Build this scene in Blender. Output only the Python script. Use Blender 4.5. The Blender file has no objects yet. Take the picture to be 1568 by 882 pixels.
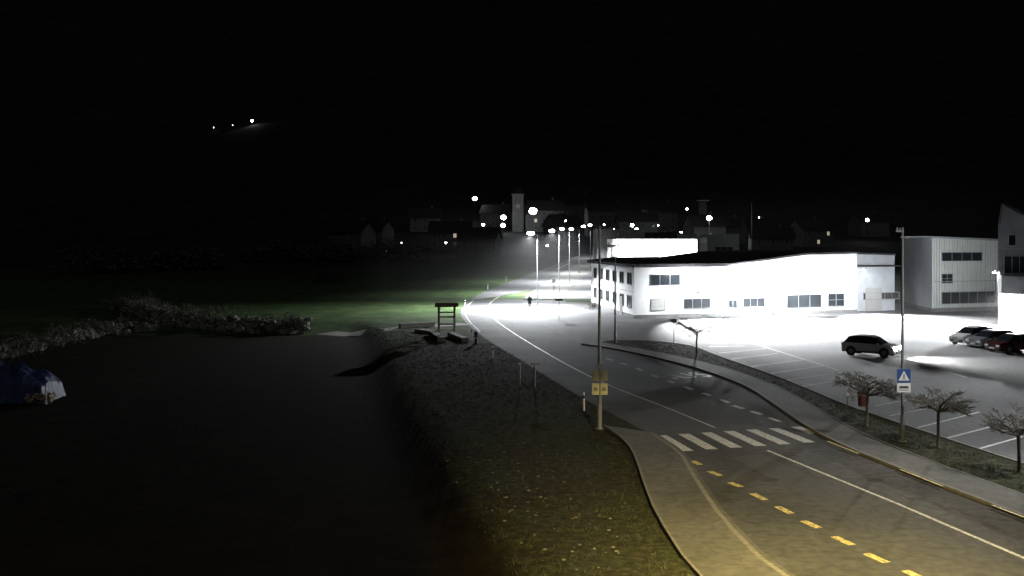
import bpy, math, random
from mathutils import Vector, Matrix
from mathutils.geometry import tessellate_polygon
R=random.Random(7)
C=bpy.context.scene.collection
# ------------------------------------------------------------ camera constants + terrain
H=9.0; F=1540.0; CX=784.0; HY=370.0      # eye height (m) and focal length, centre column, horizon row in image pixels
def sm(t): t=max(0,min(1,t)); return t*t*(3-2*t)
EDGE=[(12,4.2),(27,1.3),(32,.1),(39.6,-1.6),(60,-5.6),(99,-12.5),(130,-20)]
def edge_x(y):
    if y<=EDGE[0][0]: return EDGE[0][1]
    for (a,b),(c,d) in zip(EDGE,EDGE[1:]):
        if y<=c: return b+(d-b)*(y-a)/(c-a)
    return EDGE[-1][1]
def h(x,y):
    z=0.0
    if y>150: z+=.00021*(min(y,500)-150)**2
    if y>500:
        t=y-500; z+=.147*t+.00013*t*t
    if y>420:
        k=min(1,(y-420)/500)
        z+=k*(28*math.sin(x*.0055+1.2)+14*math.sin(x*.013+y*.004)+6*math.sin(x*.041+y*.02))
    if y<118:
        d=edge_x(y)-x
        z-=.8*sm(d/3.0)*sm((118-y)/12)
    return z
def G(px,py):
    """image pixel coordinates -> back-projected point on the terrain (metres)"""
    y=10.0; step=1.0
    while y<900:
        zr=H-(py-HY)*y/F; x=(px-CX)*y/F
        if zr<=h(x,y):
            lo,hi=y-step,y
            for _ in range(22):
                m=(lo+hi)/2
                if H-(py-HY)*m/F<=h((px-CX)*m/F,m): hi=m
                else: lo=m
            return ((px-CX)*hi/F,hi)
        y+=step
    return ((px-CX)*900/F,900)
def AX(px,y): return (px-CX)*y/F
def ZT(py,y): return H-(py-HY)*y/F
# ------------------------------------------------------------ materials
def nt(m): 
    m.use_nodes=True; return m.node_tree
def mat(name,col,rough=.8,var=.25,scale=4.0,bump=.2,bscale=None,metal=0,emit=None,estr=0,spec=.5,big=0):
    m=bpy.data.materials.new(name); t=nt(m); N=t.nodes; L=t.links
    b=N['Principled BSDF']; b.inputs['Roughness'].default_value=rough; b.inputs['Metallic'].default_value=metal
    b.inputs['Specular IOR Level'].default_value=spec
    tc=N.new('ShaderNodeTexCoord')
    n=N.new('ShaderNodeTexNoise'); n.inputs['Scale'].default_value=scale; n.inputs['Detail'].default_value=6
    L.new(tc.outputs['Object'],n.inputs['Vector'])
    r=N.new('ShaderNodeMapRange'); r.inputs['From Min'].default_value=.3; r.inputs['From Max'].default_value=.7
    r.inputs['To Min'].default_value=1-var; r.inputs['To Max'].default_value=1+var
    L.new(n.outputs['Fac'],r.inputs['Value'])
    out=r.outputs['Result']
    if big:
        n2=N.new('ShaderNodeTexNoise'); n2.inputs['Scale'].default_value=scale*.06; n2.inputs['Detail'].default_value=4
        L.new(tc.outputs['Object'],n2.inputs['Vector'])
        r2=N.new('ShaderNodeMapRange'); r2.inputs['From Min'].default_value=.35; r2.inputs['From Max'].default_value=.65
        r2.inputs['To Min'].default_value=1-big; r2.inputs['To Max'].default_value=1+big
        L.new(n2.outputs['Fac'],r2.inputs['Value'])
        mu=N.new('ShaderNodeMath'); mu.operation='MULTIPLY'; L.new(out,mu.inputs[0]); L.new(r2.outputs['Result'],mu.inputs[1]); out=mu.outputs[0]
    v=N.new('ShaderNodeVectorMath'); v.operation='SCALE'; v.inputs[0].default_value=col[:3]; L.new(out,v.inputs['Scale'])
    L.new(v.outputs[0],b.inputs['Base Color'])
    if bump:
        n3=N.new('ShaderNodeTexNoise'); n3.inputs['Scale'].default_value=bscale or scale*4; n3.inputs['Detail'].default_value=5
        L.new(tc.outputs['Object'],n3.inputs['Vector'])
        bp=N.new('ShaderNodeBump'); bp.inputs['Strength'].default_value=bump; bp.inputs['Distance'].default_value=.03
        L.new(n3.outputs['Fac'],bp.inputs['Height']); L.new(bp.outputs[0],b.inputs['Normal'])
    if emit:
        b.inputs['Emission Color'].default_value=(*emit,1); b.inputs['Emission Strength'].default_value=estr
    return m
M={}
M['asphalt']=mat('asphalt',(.056,.056,.057),.85,.35,3,.4,45,big=.3,spec=.3)
M['asphalt_lot']=mat('asphalt_lot',(.066,.066,.069),.85,.35,2.5,.4,40,big=.35,spec=.3)
M['pavement']=mat('pavement_asphalt',(.072,.07,.064),.85,.3,3,.4,40,big=.25)
M['kerb']=mat('kerb_concrete',(.15,.145,.135),.85,.3,6,.3)
M['white']=mat('road_paint_white',(.6,.6,.58),.6,.35,9,.15)
M['whiteold']=mat('road_paint_white_old',(.3,.3,.3),.6,.35,9,.15)
M['yellow']=mat('road_paint_yellow',(.62,.52,.2),.6,.35,9,.15)
M['render']=mat('white_render',(.72,.73,.74),.85,.06,1.2,.1)
M['render2']=mat('grey_render',(.36,.38,.41),.85,.1,1,.1)
M['render3']=mat('dark_grey_render',(.15,.155,.16),.85,.12,1,.1)
M['plinth']=mat('plinth',(.12,.12,.12),.85,.2,2,.2)
M['darkroof']=mat('dark_roofing',(.03,.03,.033),.7,.2,2,.2,spec=.2)
M['glass']=mat('window_glass',(.012,.015,.018),.15,.1,1,0,spec=.18)
M['frame']=mat('window_frame',(.2,.21,.22),.5,.1,3,0)
M['shutter']=mat('roller_shutter',(.3,.3,.29),.6,.1,3,.1)
M['steel']=mat('galvanised_steel',(.18,.19,.2),.55,.15,6,.05,metal=.3)
M['bark']=mat('bark',(.075,.065,.052),.9,.35,12,.5)
M['twig']=mat('twigs',(.09,.084,.07),.9,.35,5,0)
M['tarmac_patch']=mat('tarmac_patch',(.045,.045,.047),.8,.2,3,.3,45)
M['concrete']=mat('concrete',(.2,.195,.18),.9,.25,3,.3,big=.2)
M['wood']=mat('weathered_wood',(.2,.17,.12),.8,.3,8,.3)
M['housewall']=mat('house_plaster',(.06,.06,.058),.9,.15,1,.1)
M['rooftile']=mat('roof_tiles',(.022,.019,.018),.85,.25,3,.3,spec=.1)
M['rubber']=mat('rubber',(.015,.015,.015),.8,.2,5,0)
M['lampglow']=mat('lamp_lens',(.9,.9,.9),.4,0,1,0,emit=(.93,.97,1),estr=60)
M['signblue']=mat('sign_blue',(.02,.06,.2),.4,.05,3,0)
M['signwhite']=mat('sign_white',(.6,.6,.6),.4,.05,3,0)
M['signblack']=mat('sign_black',(.02,.02,.02),.5,.05,3,0)
M['signback']=mat('sign_back_grey',(.25,.25,.25),.5,.1,3,0,metal=.3)
M['beacon']=mat('beacon_housing_yellow',(.6,.56,.3),.5,.1,3,0)
M['beacon2']=mat('beacon_housing_grey',(.24,.23,.15),.5,.1,3,0)
M['litwin']=mat('lit_window',(.5,.5,.5),.4,0,1,0,emit=(1,.85,.6),estr=.4)
M['gravel']=mat('gravel',(.17,.165,.14),.95,.4,6,.6,20,big=.2)
M['tarp']=mat('blue_tarpaulin',(.022,.034,.09),.5,.4,2,.6,3,spec=.3)
M['leafdark']=mat('scrub_leaves',(.045,.048,.034),.9,.5,1.5,0)
M['grassblade']=mat('grass_blades',(.042,.047,.028),.9,.5,.8,0,spec=.05)
M['stone']=mat('field_stone',(.09,.083,.07),.9,.3,3,.5)
M['rock']=mat('embankment_rock',(.12,.122,.105),.9,.5,1.3,.6)
def wood_corr():
    m=mat('corrugated_cladding',(.42,.44,.43),.55,.06,1,0); t=m.node_tree; N=t.nodes; L=t.links
    tc=N.new('ShaderNodeTexCoord'); w=N.new('ShaderNodeTexWave'); w.inputs['Scale'].default_value=.8; w.bands_direction='X'
    L.new(tc.outputs['Object'],w.inputs['Vector']); bp=N.new('ShaderNodeBump'); bp.inputs['Strength'].default_value=1; bp.inputs['Distance'].default_value=.1
    L.new(w.outputs['Fac'],bp.inputs['Height']); L.new(bp.outputs[0],N['Principled BSDF'].inputs['Normal']); return m
M['corr']=wood_corr()
def worn(m,base,lo=.36,hi=.47):
    t=m.node_tree; N=t.nodes; L=t.links; b=N['Principled BSDF']; src=b.inputs['Base Color'].links[0].from_socket
    tc=N.new('ShaderNodeTexCoord'); n=N.new('ShaderNodeTexNoise'); n.inputs['Scale'].default_value=7; n.inputs['Detail'].default_value=10; n.inputs['Roughness'].default_value=.75
    L.new(tc.outputs['Object'],n.inputs['Vector'])
    r=N.new('ShaderNodeValToRGB'); r.color_ramp.elements[0].position=lo; r.color_ramp.elements[1].position=hi
    L.new(n.outputs['Fac'],r.inputs['Fac'])
    mx=N.new('ShaderNodeMixRGB'); mx.inputs['Color1'].default_value=(*base,1); L.new(r.outputs['Color'],mx.inputs['Fac']); L.new(src,mx.inputs['Color2'])
    L.new(mx.outputs[0],b.inputs['Base Color'])
worn(M['white'],(.1,.1,.1),.38,.5); worn(M['yellow'],(.09,.08,.06),.4,.54); worn(M['whiteold'],(.07,.07,.07),.42,.55)
def cracks(m,sc=.35):
    t=m.node_tree; N=t.nodes; L=t.links; b=N['Principled BSDF']; src=b.inputs['Base Color'].links[0].from_socket
    tc=N.new('ShaderNodeTexCoord'); n=N.new('ShaderNodeTexNoise'); n.inputs['Scale'].default_value=1.2; n.inputs['Detail'].default_value=5
    L.new(tc.outputs['Object'],n.inputs['Vector'])
    ad=N.new('ShaderNodeVectorMath'); ad.operation='MULTIPLY_ADD'; ad.inputs[1].default_value=(1.2,1.2,0); L.new(n.outputs['Color'],ad.inputs[0]); L.new(tc.outputs['Object'],ad.inputs[2])
    v=N.new('ShaderNodeTexVoronoi'); v.feature='DISTANCE_TO_EDGE'; v.inputs['Scale'].default_value=sc; L.new(ad.outputs[0],v.inputs['Vector'])
    r=N.new('ShaderNodeValToRGB'); r.color_ramp.elements[0].position=.0; r.color_ramp.elements[0].color=(.5,.5,.5,1); r.color_ramp.elements[1].position=.015
    L.new(v.outputs['Distance'],r.inputs['Fac']); mx=N.new('ShaderNodeMixRGB'); mx.blend_type='MULTIPLY'; mx.inputs['Fac'].default_value=.7
    L.new(src,mx.inputs['Color1']); L.new(r.outputs['Color'],mx.inputs['Color2']); L.new(mx.outputs[0],b.inputs['Base Color'])
cracks(M['asphalt'],.13); cracks(M['pavement'],.25)
def ground_mat():
    m=bpy.data.materials.new('ground'); t=nt(m); N=t.nodes; L=t.links; b=N['Principled BSDF']; b.inputs['Roughness'].default_value=.95; b.inputs['Specular IOR Level'].default_value=.05
    tc=N.new('ShaderNodeTexCoord')
    def attr(n):
        a=N.new('ShaderNodeAttribute'); a.attribute_name=n; return a.outputs['Fac']
    def noise(s,d=6):
        n=N.new('ShaderNodeTexNoise'); n.inputs['Scale'].default_value=s; n.inputs['Detail'].default_value=d; n.inputs['Roughness'].default_value=.65
        L.new(tc.outputs['Object'],n.inputs['Vector']); return n
    def ramp(src,stops):
        r=N.new('ShaderNodeValToRGB'); e=r.color_ramp.elements
        e[0].position=stops[0][0]; e[0].color=(*stops[0][1],1); e[1].position=stops[-1][0]; e[1].color=(*stops[-1][1],1)
        for p,c in stops[1:-1]: x=e.new(p); x.color=(*c,1)
        L.new(src,r.inputs['Fac']); return r
    def mix(f,a,b_):
        x=N.new('ShaderNodeMixRGB'); L.new(f,x.inputs['Fac']); L.new(a,x.inputs['Color1']); L.new(b_,x.inputs['Color2']); return x.outputs[0]
    g1=noise(3.2,8); g2=noise(.22,5); so=noise(.7,8); e1=noise(.9,6); md=noise(.35,9); fo=noise(.05,8)
    grass=ramp(g1.outputs['Fac'],[(.3,(.014,.017,.01)),(.5,(.036,.041,.024)),(.7,(.075,.08,.05))])
    brown=ramp(g1.outputs['Fac'],[(.3,(.016,.0145,.0105)),(.55,(.038,.034,.024)),(.72,(.085,.077,.057))])
    mead=ramp(md.outputs['Fac'],[(.3,(.02,.034,.013)),(.5,(.04,.065,.025)),(.72,(.072,.108,.042))])
    forest=ramp(fo.outputs['Fac'],[(.35,(.016,.016,.017)),(.65,(.035,.035,.036))])
    r2=ramp(g2.outputs['Fac'],[(.42,(0,0,0)),(.62,(1,1,1))])
    c=mix(r2.outputs[0],grass.outputs[0],brown.outputs[0])
    c=mix(attr('meadow'),c,mead.outputs[0])
    c=mix(attr('forest'),c,forest.outputs[0])
    soil=ramp(so.outputs['Fac'],[(.3,(.01,.0082,.0058)),(.6,(.021,.0175,.013)),(.75,(.036,.03,.022))])
    ad=N.new('ShaderNodeMath'); ad.operation='MULTIPLY_ADD'; ad.inputs[1].default_value=.9; L.new(e1.outputs['Fac'],ad.inputs[0]); 
    sub=N.new('ShaderNodeMath'); sub.operation='SUBTRACT'; sub.inputs[1].default_value=.45; L.new(attr('soil'),sub.inputs[0]); L.new(sub.outputs[0],ad.inputs[2])
    rr=ramp(ad.outputs[0],[(.35,(0,0,0)),(.6,(1,1,1))])
    c=mix(rr.outputs[0],c,soil.outputs[0])
    L.new(c,b.inputs['Base Color'])
    bp=N.new('ShaderNodeBump'); bp.inputs['Strength'].default_value=.8; bp.inputs['Distance'].default_value=.1; n=noise(5,8); L.new(n.outputs['Fac'],bp.inputs['Height']); L.new(bp.outputs[0],b.inputs['Normal'])
    return m
M['ground']=ground_mat()
# ------------------------------------------------------------ mesh builder
class MB:
    def __init__(s): s.v=[];s.f=[];s.fm=[];s.ms=[]
    def mi(s,m):
        m=M[m] if isinstance(m,str) else m
        if m not in s.ms: s.ms.append(m)
        return s.ms.index(m)
    def face(s,pts,m):
        i=len(s.v); s.v+= [tuple(p) for p in pts]; s.f.append(list(range(i,i+len(pts)))); s.fm.append(s.mi(m))
    def hexa(s,p,m): # 8 pts bottom 0-3, top 4-7
        i=len(s.v); s.v+=[tuple(q) for q in p]; k=s.mi(m)
        for f in ((3,2,1,0),(4,5,6,7),(0,1,5,4),(1,2,6,5),(2,3,7,6),(3,0,4,7)):
            s.f.append([i+a for a in f]); s.fm.append(k)
    def box(s,c,d,m,rz=0):
        ca,sa=math.cos(rz),math.sin(rz); P=[]
        for z in (-.5,.5):
            for x,y in ((-.5,-.5),(.5,-.5),(.5,.5),(-.5,.5)):
                a,b=x*d[0],y*d[1]; P.append((c[0]+a*ca-b*sa,c[1]+a*sa+b*ca,c[2]+z*d[2]))
        s.hexa(P,m)
    def cyl(s,p0,p1,r0,r1,m,n=8,cap=True):
        p0=Vector(p0);p1=Vector(p1);d=(p1-p0)
        if d.length<1e-6:return
        d.normalize(); a=d.orthogonal().normalized(); b=d.cross(a); i=len(s.v); k=s.mi(m)
        for p,r in((p0,r0),(p1,r1)):
            for j in range(n):
                t=2*math.pi*j/n; s.v.append(tuple(p+a*math.cos(t)*r+b*math.sin(t)*r))
        for j in range(n):
            s.f.append([i+j,i+(j+1)%n,i+n+(j+1)%n,i+n+j]); s.fm.append(k)
        if cap:
            s.f.append([i+j for j in range(n)][::-1]); s.fm.append(k)
            s.f.append([i+n+j for j in range(n)]); s.fm.append(k)
    def sphere(s,c,r,m,n=10,sz=1,sx=1,sy=1):
        i=len(s.v);k=s.mi(m); rows=n//2
        for a in range(rows+1):
            th=math.pi*a/rows
            for b in range(n):
                ph=2*math.pi*b/n; s.v.append((c[0]+r*sx*math.sin(th)*math.cos(ph),c[1]+r*sy*math.sin(th)*math.sin(ph),c[2]+r*sz*math.cos(th)))
        for a in range(rows):
            for b in range(n):
                s.f.append([i+a*n+b,i+(a+1)*n+b,i+(a+1)*n+(b+1)%n,i+a*n+(b+1)%n]); s.fm.append(k)
    def rock(s,c,r,m,rr):
        i=len(s.v); k=s.mi(m); n=7; q=rr.uniform(0,6)
        for a,(zz,w) in enumerate([(-.3,.9),(.25,1),(.65,.6)]):
            for b in range(n):
                ph=2*math.pi*b/n+q; t=r*w*rr.uniform(.75,1.2); s.v.append((c[0]+t*1.2*math.cos(ph),c[1]+t*math.sin(ph),c[2]+zz*r*rr.uniform(.8,1.2)))
        s.v.append((c[0],c[1],c[2]+.8*r))
        for a in range(2):
            for b in range(n): s.f.append([i+a*n+b,i+a*n+(b+1)%n,i+(a+1)*n+(b+1)%n,i+(a+1)*n+b]); s.fm.append(k)
        for b in range(n): s.f.append([i+2*n+b,i+2*n+(b+1)%n,i+3*n]); s.fm.append(k)
    def poly(s,pts,z,m):
        P=[Vector((p[0],p[1],0)) for p in pts]; i=len(s.v); k=s.mi(m)
        s.v+=[(p[0],p[1],z) for p in pts]
        for t in tessellate_polygon([P]):
            a,b,c=t; n=(P[b]-P[a]).cross(P[c]-P[a]).z
            s.f.append([i+a,i+b,i+c] if n>0 else [i+a,i+c,i+b]); s.fm.append(k)
    def prism(s,pts,z0,z1,m,mt=None):
        s.poly(pts,z1,mt or m); n=len(pts)
        for j in range(n):
            a=pts[j];b=pts[(j+1)%n]; s.face([(a[0],a[1],z0),(b[0],b[1],z0),(b[0],b[1],z1),(a[0],a[1],z1)],m)
    def build(s,name,parent=None,loc=(0,0,0),rz=0,o=(0,0,0),smooth=False):
        me=bpy.data.meshes.new(name); v=[(a-o[0],b-o[1],c-o[2]) for a,b,c in s.v]
        me.from_pydata(v,[],s.f); 
        for m in s.ms: me.materials.append(m)
        me.polygons.foreach_set('material_index',s.fm)
        if smooth: me.polygons.foreach_set('use_smooth',[True]*len(s.f))
        me.update(); ob=bpy.data.objects.new(name,me); C.objects.link(ob)
        ob.location=loc; ob.rotation_euler=(0,0,rz)
        if parent: ob.parent=parent
        return ob
def root(name,loc,rz=0):
    e=bpy.data.objects.new(name,None); C.objects.link(e); e.location=loc; e.rotation_euler=(0,0,rz); e.empty_display_size=.3; return e
def light(kind,name,loc,energy,col=(1,1,1),parent=None,size=.4,rot=(0,0,0),spot=None,blend=.5,dirv=None,spread=None):
    l=bpy.data.lights.new(name,kind); l.energy=energy; l.color=col
    if kind=='AREA':
        l.shape='DISK'; l.size=size
        if spread: l.spread=math.radians(spread)
    elif kind=='SUN': l.angle=size
    else: l.shadow_soft_size=size
    if kind=='SPOT': l.spot_size=spot; l.spot_blend=blend
    o=bpy.data.objects.new(name,l); C.objects.link(o); o.location=loc; o.rotation_euler=rot
    if dirv: o.rotation_euler=Vector(dirv).to_track_quat('-Z','Y').to_euler()
    if parent:o.parent=parent
    return o
# ------------------------------------------------------------ ground sheet
def axis(segs):
    out=[];
    for a,b,st in segs:
        x=a
        while x<b-1e-6: out.append(x); x+=st
    out.append(segs[-1][1]); return out
xs=axis([(-1800,-500,100),(-500,-200,25),(-200,-70,8),(-70,-24,2),(-24,12,.75),(12,80,4),(80,200,8),(200,500,25),(500,1800,100)])
ys=axis([(-30,10,5),(10,120,1.1),(120,260,3.5),(260,520,10),(520,1000,24),(1000,2400,50)])
gv=[(x,y,h(x,y)) for y in ys for x in xs]; nx=len(xs)
gf=[(j*nx+i,j*nx+i+1,(j+1)*nx+i+1,(j+1)*nx+i) for j in range(len(ys)-1) for i in range(nx-1)]
me=bpy.data.meshes.new('ground'); me.from_pydata(gv,[],gf); me.materials.append(M['ground'])
at=me.attributes.new('soil','FLOAT','POINT')
at.data.foreach_set('value',[ (sm((edge_x(y)-x+.5)/3)*sm((112-y)/14) if y<125 else 0) for x,y,z in gv])
at=me.attributes.new('meadow','FLOAT','POINT')
at.data.foreach_set('value',[ sm((y-84)/26) for x,y,z in gv])
at=me.attributes.new('forest','FLOAT','POINT')
at.data.foreach_set('value',[ sm((y-190)/90) for x,y,z in gv])
me.polygons.foreach_set('use_smooth',[True]*len(gf))
g=bpy.data.objects.new('ground',me); C.objects.link(g)
# ------------------------------------------------------------ road
def P(l): return [G(*p) for p in l]
leftU=P([(1000,667),(925,628),(858,590),(800,553),(757,528),(725,505),(708,488),(704,476),(712,463),(738,448),(770,435),(800,424),(835,411),(866,399),(893,388)])
leftN=P([(1045,697),(1058,720),(1075,748),(1110,800),(1190,882)])+[(10.7,12),(14,-5)]
rightN=[(24,-5),(20.8,12)]+P([(1568,795),(1450,750),(1380,722),(1300,690),(1240,660)])
rightU=P([(1190,625),(1150,597),(1110,580),(1060,563),(1000,548),(940,535),(890,528),(850,507),(825,493),(803,483),(797,472),(801,458),(815,445),(832,433),(850,424),(870,412),(888,401),(906,391)])
def dens(pl,step=2.0):
    out=[]
    for a,b in zip(pl,pl[1:]):
        n=max(1,int(math.dist(a,b)/step))
        for i in range(n): out.append((a[0]+(b[0]-a[0])*i/n,a[1]+(b[1]-a[1])*i/n))
    out.append(pl[-1]); return out
def smooth(pl,it=2):
    for _ in range(it):
        o=[pl[0]]
        for a,b in zip(pl,pl[1:]):
            o+=[(a[0]*.75+b[0]*.25,a[1]*.75+b[1]*.25),(a[0]*.25+b[0]*.75,a[1]*.25+b[1]*.75)]
        o.append(pl[-1]); pl=o
    return pl
def resamp(pl,n):
    d=[0]
    for a,b in zip(pl,pl[1:]): d.append(d[-1]+math.dist(a,b))
    out=[];k=0
    for i in range(n):
        t=d[-1]*i/(n-1)
        while k<len(d)-2 and d[k+1]<t:k+=1
        u=(t-d[k])/max(1e-9,d[k+1]-d[k]); out.append((pl[k][0]+(pl[k+1][0]-pl[k][0])*u,pl[k][1]+(pl[k+1][1]-pl[k][1])*u))
    return out
def lay(y): return 0 if y<148 else .03
def offs(pl,d):
    out=[]
    for i,p in enumerate(pl):
        a=pl[max(0,i-1)];b=pl[min(len(pl)-1,i+1)]; t=Vector((b[0]-a[0],b[1]-a[1])).normalized(); out.append((p[0]-t.y*d,p[1]+t.x*d))
    return out
def ribbon(mb,A,B,z,m,over=0):
    i=len(mb.v); k=mb.mi(m)
    for a,b in zip(A,B):
        mb.v.append((a[0],a[1],h(*a)+lay(a[1])+z)); mb.v.append((b[0],b[1],h(*b)+lay(b[1])+z))
    for j in range(len(A)-1):
        mb.f.append([i+2*j,i+2*j+1,i+2*j+3,i+2*j+2]); mb.fm.append(k)
def line(mb,pl,w,z,m): 
    pl=dens(pl,2); ribbon(mb,offs(pl,w/2),offs(pl,-w/2),z,m)
def kerb(mb,pl,side,m='kerb',w=.16,hh=.12):
    pl=dens(smooth(pl,1),1.2); q=offs(pl,side*w)
    for a,b,c,d in zip(pl,pl[1:],q[1:],q):
        za=h(*a)+lay(a[1]); mb.hexa([(*a,za-.05),(*b,za-.05),(*c,za-.05),(*d,za-.05),(*a,za+hh),(*b,za+hh),(*c,za+hh),(*d,za+hh)],m)
road=MB()
near_poly=leftN[::-1]+smooth(leftU[:9],1)+smooth(rightU[:13],1)[::-1]+rightN[::-1]
road.poly(near_poly,.008,'asphalt')
fa=resamp(smooth(leftU[8:],1),60); fb=resamp(smooth(rightU[12:],1),60); ribbon(road,fa,fb,.008,'asphalt')
road.build('road')
lotedge=P([(935,523),(1000,524),(1060,531),(1100,548),(1170,572),(1240,600),(1290,622),(1400,660),(1568,715)])+[(25.5,12)]
lot=MB()
lot.poly([(25.5,12)]+[(90,12),(90,140),(12,149.5),(8,149.5)]+rightU[13:12:-1]+rightU[12:5:-1]+lotedge[:-1],.004,'asphalt_lot')
lot.build('parking_lot')
lp=MB()
outer=P([(925,655),(950,672),(967,692),(978,720),(985,745),(1005,795),(1060,882)])+[(7,12),(10.5,-5)]
innerL=[leftU[0]]+leftN
lp.poly(offs(dens(smooth(innerL,1),1.2),.16)+dens(smooth(outer,1),2)[::-1],.118,'pavement')
lp.build('pavement')
kb=MB(); kerb(kb,innerL,-1)
kb.build('kerb')
kb=MB(); kerb(kb,outer,1,w=.08,hh=.125); kb.build('kerb')
rk=smooth(rightN[1:]+rightU[:7],1)
rp=MB(); A=dens(rk,1.5); 
ribbon(rp,offs(A,-.16),offs(A,-1.9),.116,'pavement'); rp.build('pavement')
kb=MB(); kerb(kb,rightN[1:]+rightU[:7],-1); kb.build('kerb')
kb=MB(); kerb(kb,offs(A,-1.9)[::3],-1,w=.08,hh=.125); kerb(kb,lotedge,1,w=.12,hh=.14); kb.build('kerb')
isl=MB(); isl.poly(offs(A,-1.95)+lotedge,.10,'ground'); isl.build('verge')
fp=MB(); B=dens(smooth(rightU[11:],1),3); ribbon(fp,offs(B,-.1),offs(B,-6.5),.06,'pavement'); fp.build('pavement')
fp=MB(); B2=[b for b in B if b[1]>149]; ribbon(fp,[(b[0]+6.6,b[1]) for b in B2],[(b[0]+13,b[1]) for b in B2],.03,'asphalt_lot'); ribbon(fp,[(b[0]+13,b[1]) for b in B2],[(b[0]+26,b[1]) for b in B2],.03,'asphalt_lot'); fp.build('side_yard')
mk=MB()
for i in range(7):
    t=(1012+34.5*i,667-2.2*i); b=(1053+37.4*i,691-2.6*i)
    a=G(*t); c=G(*b)
    if i==6: c=((a[0]+c[0])/2,(a[1]+c[1])/2)
    line(mk,[a,c],.55,.014,'white')
mk.build('zebra_crossing')
mk=MB()
line(mk,P([(1175,690),(1270,729),(1370,770),(1470,813),(1568,855)])+[(18.3,12)],.14,.013,'white')
line(mk,smooth(P([(1095,655),(1010,620),(930,590),(870,560),(815,528),(775,503),(752,485),(745,472),(756,458),(790,440),(830,423),(870,404)])),.12,.013,'white')
line(mk,smooth(P([(735,508),(716,490),(711,476),(720,463),(745,449)])),.14,.013,'white')
for a,b in [((928,549),(938,552)),((950,556),(960,559)),((974,564),(984,568)),((998,574),(1008,578)),((1022,583),(1032,587)),((1048,592),(1060,597)),((1076,602),(1088,606)),((1104,612),(1116,617)),((1122,621),(1138,626)),((1150,630),(1166,635)),((1178,640),(1194,646))]:
    line(mk,P([a,b]),.3,.013,'white')
mk.build('lane_marking')
mk=MB()
for a,b in [((1060,706),(1072,712)),((1086,722),(1104,729)),((1117,739),(1135,746)),((1152,756),(1172,766)),((1190,776),(1212,787)),((1230,798),(1254,809)),((1277,822),(1305,835)),((1326,848),(1358,862)),((1385,874),(1420,890))]:
    line(mk,P([a,b]),.27,.013,'yellow')
for a,b in [((1268,680),(1315,699)),((1380,724),(1445,750)),((1520,779),(1590,806))]:
    a=G(*a);b=G(*b); line(mk,offs([a,b],-.02),.12,.131,'yellow')
mk.build('bus_bay_marking')
mk=MB()
for a,b in [((1085,531),(1140,530)),((1100,541),(1172,534)),((1120,550),(1192,541)),((1146,562),(1230,551)),((1172,573),(1262,560)),((1198,583),(1296,569)),((1225,592),(1325,577)),((1150,525),(1262,560)),((1340,622),(1420,607)),((1362,637),(1440,622)),((1405,655),(1500,631)),((1450,671),(1535,649)),((1500,687),(1590,662)),((1262,560),(1330,584)),((1400,556),(1480,578))]:
    line(mk,P([a,b]),.13,.009,'white')
mk.build('parking_bay_marking')
tx=bpy.data.curves.new('bus_lettering','FONT'); tx.body='BUS'; tx.size=3.0; tx.align_x='CENTER'; tx.align_y='CENTER'; tx.space_character=1.1
to=bpy.data.objects.new('bus_lettering',tx); C.objects.link(to); p=G(1046,576); to.location=(*p,.014); to.rotation_euler=(0,0,.42); to.scale=(.7,1.1,1); tx.materials.append(M['whiteold'])
pt=MB()
pt.poly(P([(1120,700),(1165,695),(1330,770),(1290,790)]),.0095,'tarmac_patch'); pt.poly(P([(930,600),(960,598),(1060,645),(1035,650)]),.0095,'tarmac_patch'); pt.build('road_patch')
mh=MB(); p=G(1340,735); mh.cyl((*p,.0),(*p,.012),.33,.33,'rubber',18); p=G(1180,735); mh.cyl((*p,.0),(*p,.0125),.3,.3,'rubber',18); mh.build('manhole_cover')
gp=MB(); line(gp,P([(500,510),(590,505),(650,500),(715,496)]),3.0,.02,'gravel'); gp.build('gravel_track')
cw=MB()
for (a,b,w,hh) in [((612,503),(664,500),.5,.5),((662,513),(676,524),.7,.45),((690,515),(712,524),.6,.4),((640,508),(662,511),.8,.3)]:
    p,q=G(*a),G(*b); pl=[p,q]; o1=offs(pl,w/2);o2=offs(pl,-w/2)
    z=-.6; cw.hexa([(*o1[0],z),(*o1[1],z),(*o2[1],z),(*o2[0],z),(*o1[0],hh),(*o1[1],hh),(*o2[1],hh),(*o2[0],hh)],'concrete')
cw.build('bridge_parapet')
# ------------------------------------------------------------ grass
def inpoly(p,pl):
    c=False;j=len(pl)-1
    for i in range(len(pl)):
        if (pl[i][1]>p[1])!=(pl[j][1]>p[1]) and p[0]<(pl[j][0]-pl[i][0])*(p[1]-pl[i][1])/(pl[j][1]-pl[i][1])+pl[i][0]: c=not c
        j=i
    return c
def tufts(name,pl,n,z0,hmin,hmax,mk='grassblade'):
    mb=MB(); k=mb.mi(mk); x0=min(p[0] for p in pl);x1=max(p[0] for p in pl);y0=min(p[1] for p in pl);y1=max(p[1] for p in pl)
    c=0
    while c<n:
        p=(R.uniform(x0,x1),R.uniform(y0,y1))
        c+=1
        if not inpoly(p,pl): continue
        z=h(*p)+z0
        for _ in range(5):
            a=R.uniform(0,6.28);r=R.uniform(0,.25);x=p[0]+r*math.cos(a);y=p[1]+r*math.sin(a);hh=R.uniform(hmin,hmax);w=R.uniform(.008,.016)
            b=R.uniform(0,6.28);l=R.uniform(.4,1.3)*hh; i=len(mb.v)
            mb.v+=[(x-w*math.sin(a),y+w*math.cos(a),z-.01),(x+w*math.sin(a),y-w*math.cos(a),z-.01),(x+l*math.cos(b),y+l*math.sin(b),z+hh)]
            mb.f.append([i,i+1,i+2]); mb.fm.append(k)
    mb.build(name)
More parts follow.
